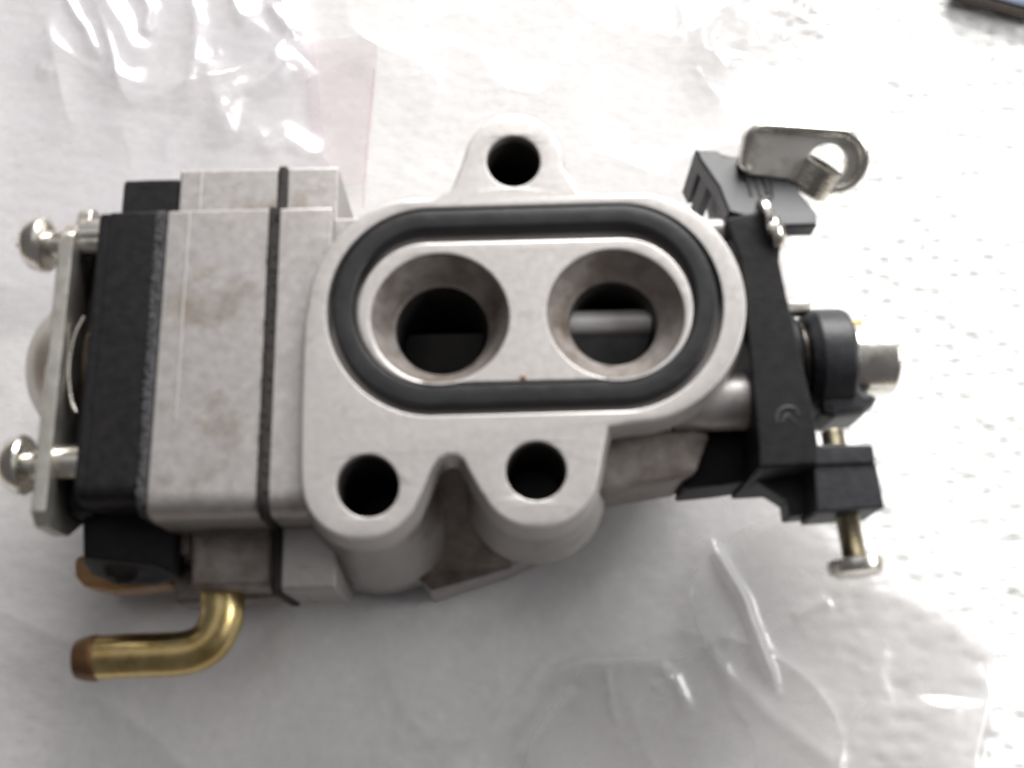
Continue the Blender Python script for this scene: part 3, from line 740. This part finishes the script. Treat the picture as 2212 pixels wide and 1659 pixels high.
zr.lathe([(3.85, 0), (3.85, X2 - X0 - 0.5), (3.7, X2 - X0 - 0.2), (3.3, X2 - X0)], (X0, ay, AZ), (1, 0, 0), 48); obj('cable_roller', zr, ZINC, carb)
pn = MB(); py_ = at(1870, 696, AZ + 0.5); pn.lathe([(0.3, 0), (0.3, xa(1890) - xa(1838)), (0.12, xa(1896) - xa(1838))], (xa(1838), py_[1], AZ + 0.5), (1, 0, 0), 14); obj('brass_pin', pn, BRASS, carb)
sg = MB(); cp_ = []
for i in range(0, 121):
    a = i / 120 * 2 * math.pi * 3.2; cp_.append((xa(1724) + (xa(1772) - xa(1724)) * i / 120, ay + 4.05 * math.cos(a), AZ + 4.05 * math.sin(a)))
sg.tube(cp_, 0.42, 10); obj('return_spring', sg, SPRING, carb)
tab = MB(); tab.prism(fillet(tr([(1695, 648), (1748, 646), (1758, 660), (1757, 672), (1697, 676)], -6.5), 0.3, 3), -8, -6.5, bev=0.3); obj('lever_tab', tab, STEEL, carb)
# bracket screw with its washer, on the shoulder of the bracket
WZ = -1.7
wx, wy = at(1655, 476, WZ)
ws = MB(); ax_ = Vector((1, 0.16, 0.1)).normalized()
ws.lathe([(0.5, -0.45), (2.25, -0.45), (2.4, -0.3), (2.4, 0.2), (2.25, 0.38), (0.5, 0.38)], (wx, wy, WZ), tuple(ax_), 36)
bsw = obj('washer', ws, ZINC, bracket)
hx, hy = at(1668, 506, WZ); wh = MB(); wh.lathe([(2.1, -0.2), (2.1, 0.4), (1.85, 0.95), (1.2, 1.4), (0.2, 1.6)], (hx - 0.2, hy, WZ), tuple(ax_), 36); obj('bracket_screw', wh, ZINC, bracket)
# throttle cable clip: bent zinc plate with a threaded ferrule
tilt = Matrix.Rotation(math.radians(38), 4, 'X')
cxy = at(1735, 332, -1.0)
MC = Matrix.Translation((cxy[0], cxy[1], -1.0)) @ Matrix.Rotation(math.radians(-6), 4, 'Z') @ tilt
stad = [(3.5 + 3.5 * math.cos(math.radians(a)), -0.55 + 3.5 * math.sin(math.radians(a))) for a in range(-90, 91, 10)] + [(-4.3 + 2.2 * math.cos(math.radians(a)), 0.75 + 2.2 * math.sin(math.radians(a))) for a in range(90, 181, 10)] + [(-6.7, -1.8), (-5.6, -2.6), (-1.5, -2.9)]
hol = [(2.7 + 2.15 * math.cos(math.radians(a)), -1.0 + 2.15 * math.sin(math.radians(a))) for a in range(0, 360, 12)]
cb = MB(); cb.prism(stad, -1.7, 0, holes=[hol], bev=0.3, bev0=0.15, M=MC)
clip = obj('cable_clip', cb, ZINC_M, carb)
rim = MB(); rp = offset(ccw(stad), 0.45)
rim.tube([tuple(MC @ Vector((x, y, 0.05))) for x, y in rp[0:31]], 0.55, 10); obj('clip_rim', rim, ZINC, clip)
fe = MB(); fprof = [(2.1, 0)]
t = 0.0
while t < 3.3: fprof += [(2.32, t + 0.05), (2.32, t + 0.25), (2.05, t + 0.38)]; t += 0.5
fprof += [(1.9, t), (1.5, t), (1.5, 0.4)]
fo = MC @ Vector((2.6, -1.1, -0.5))
fdir = Vector((-0.48, -0.60, -0.66)).normalized()
fe.lathe(fprof, tuple(fo), tuple(fdir), 32, False, False); obj('threaded_ferrule', fe, ZINC, clip)
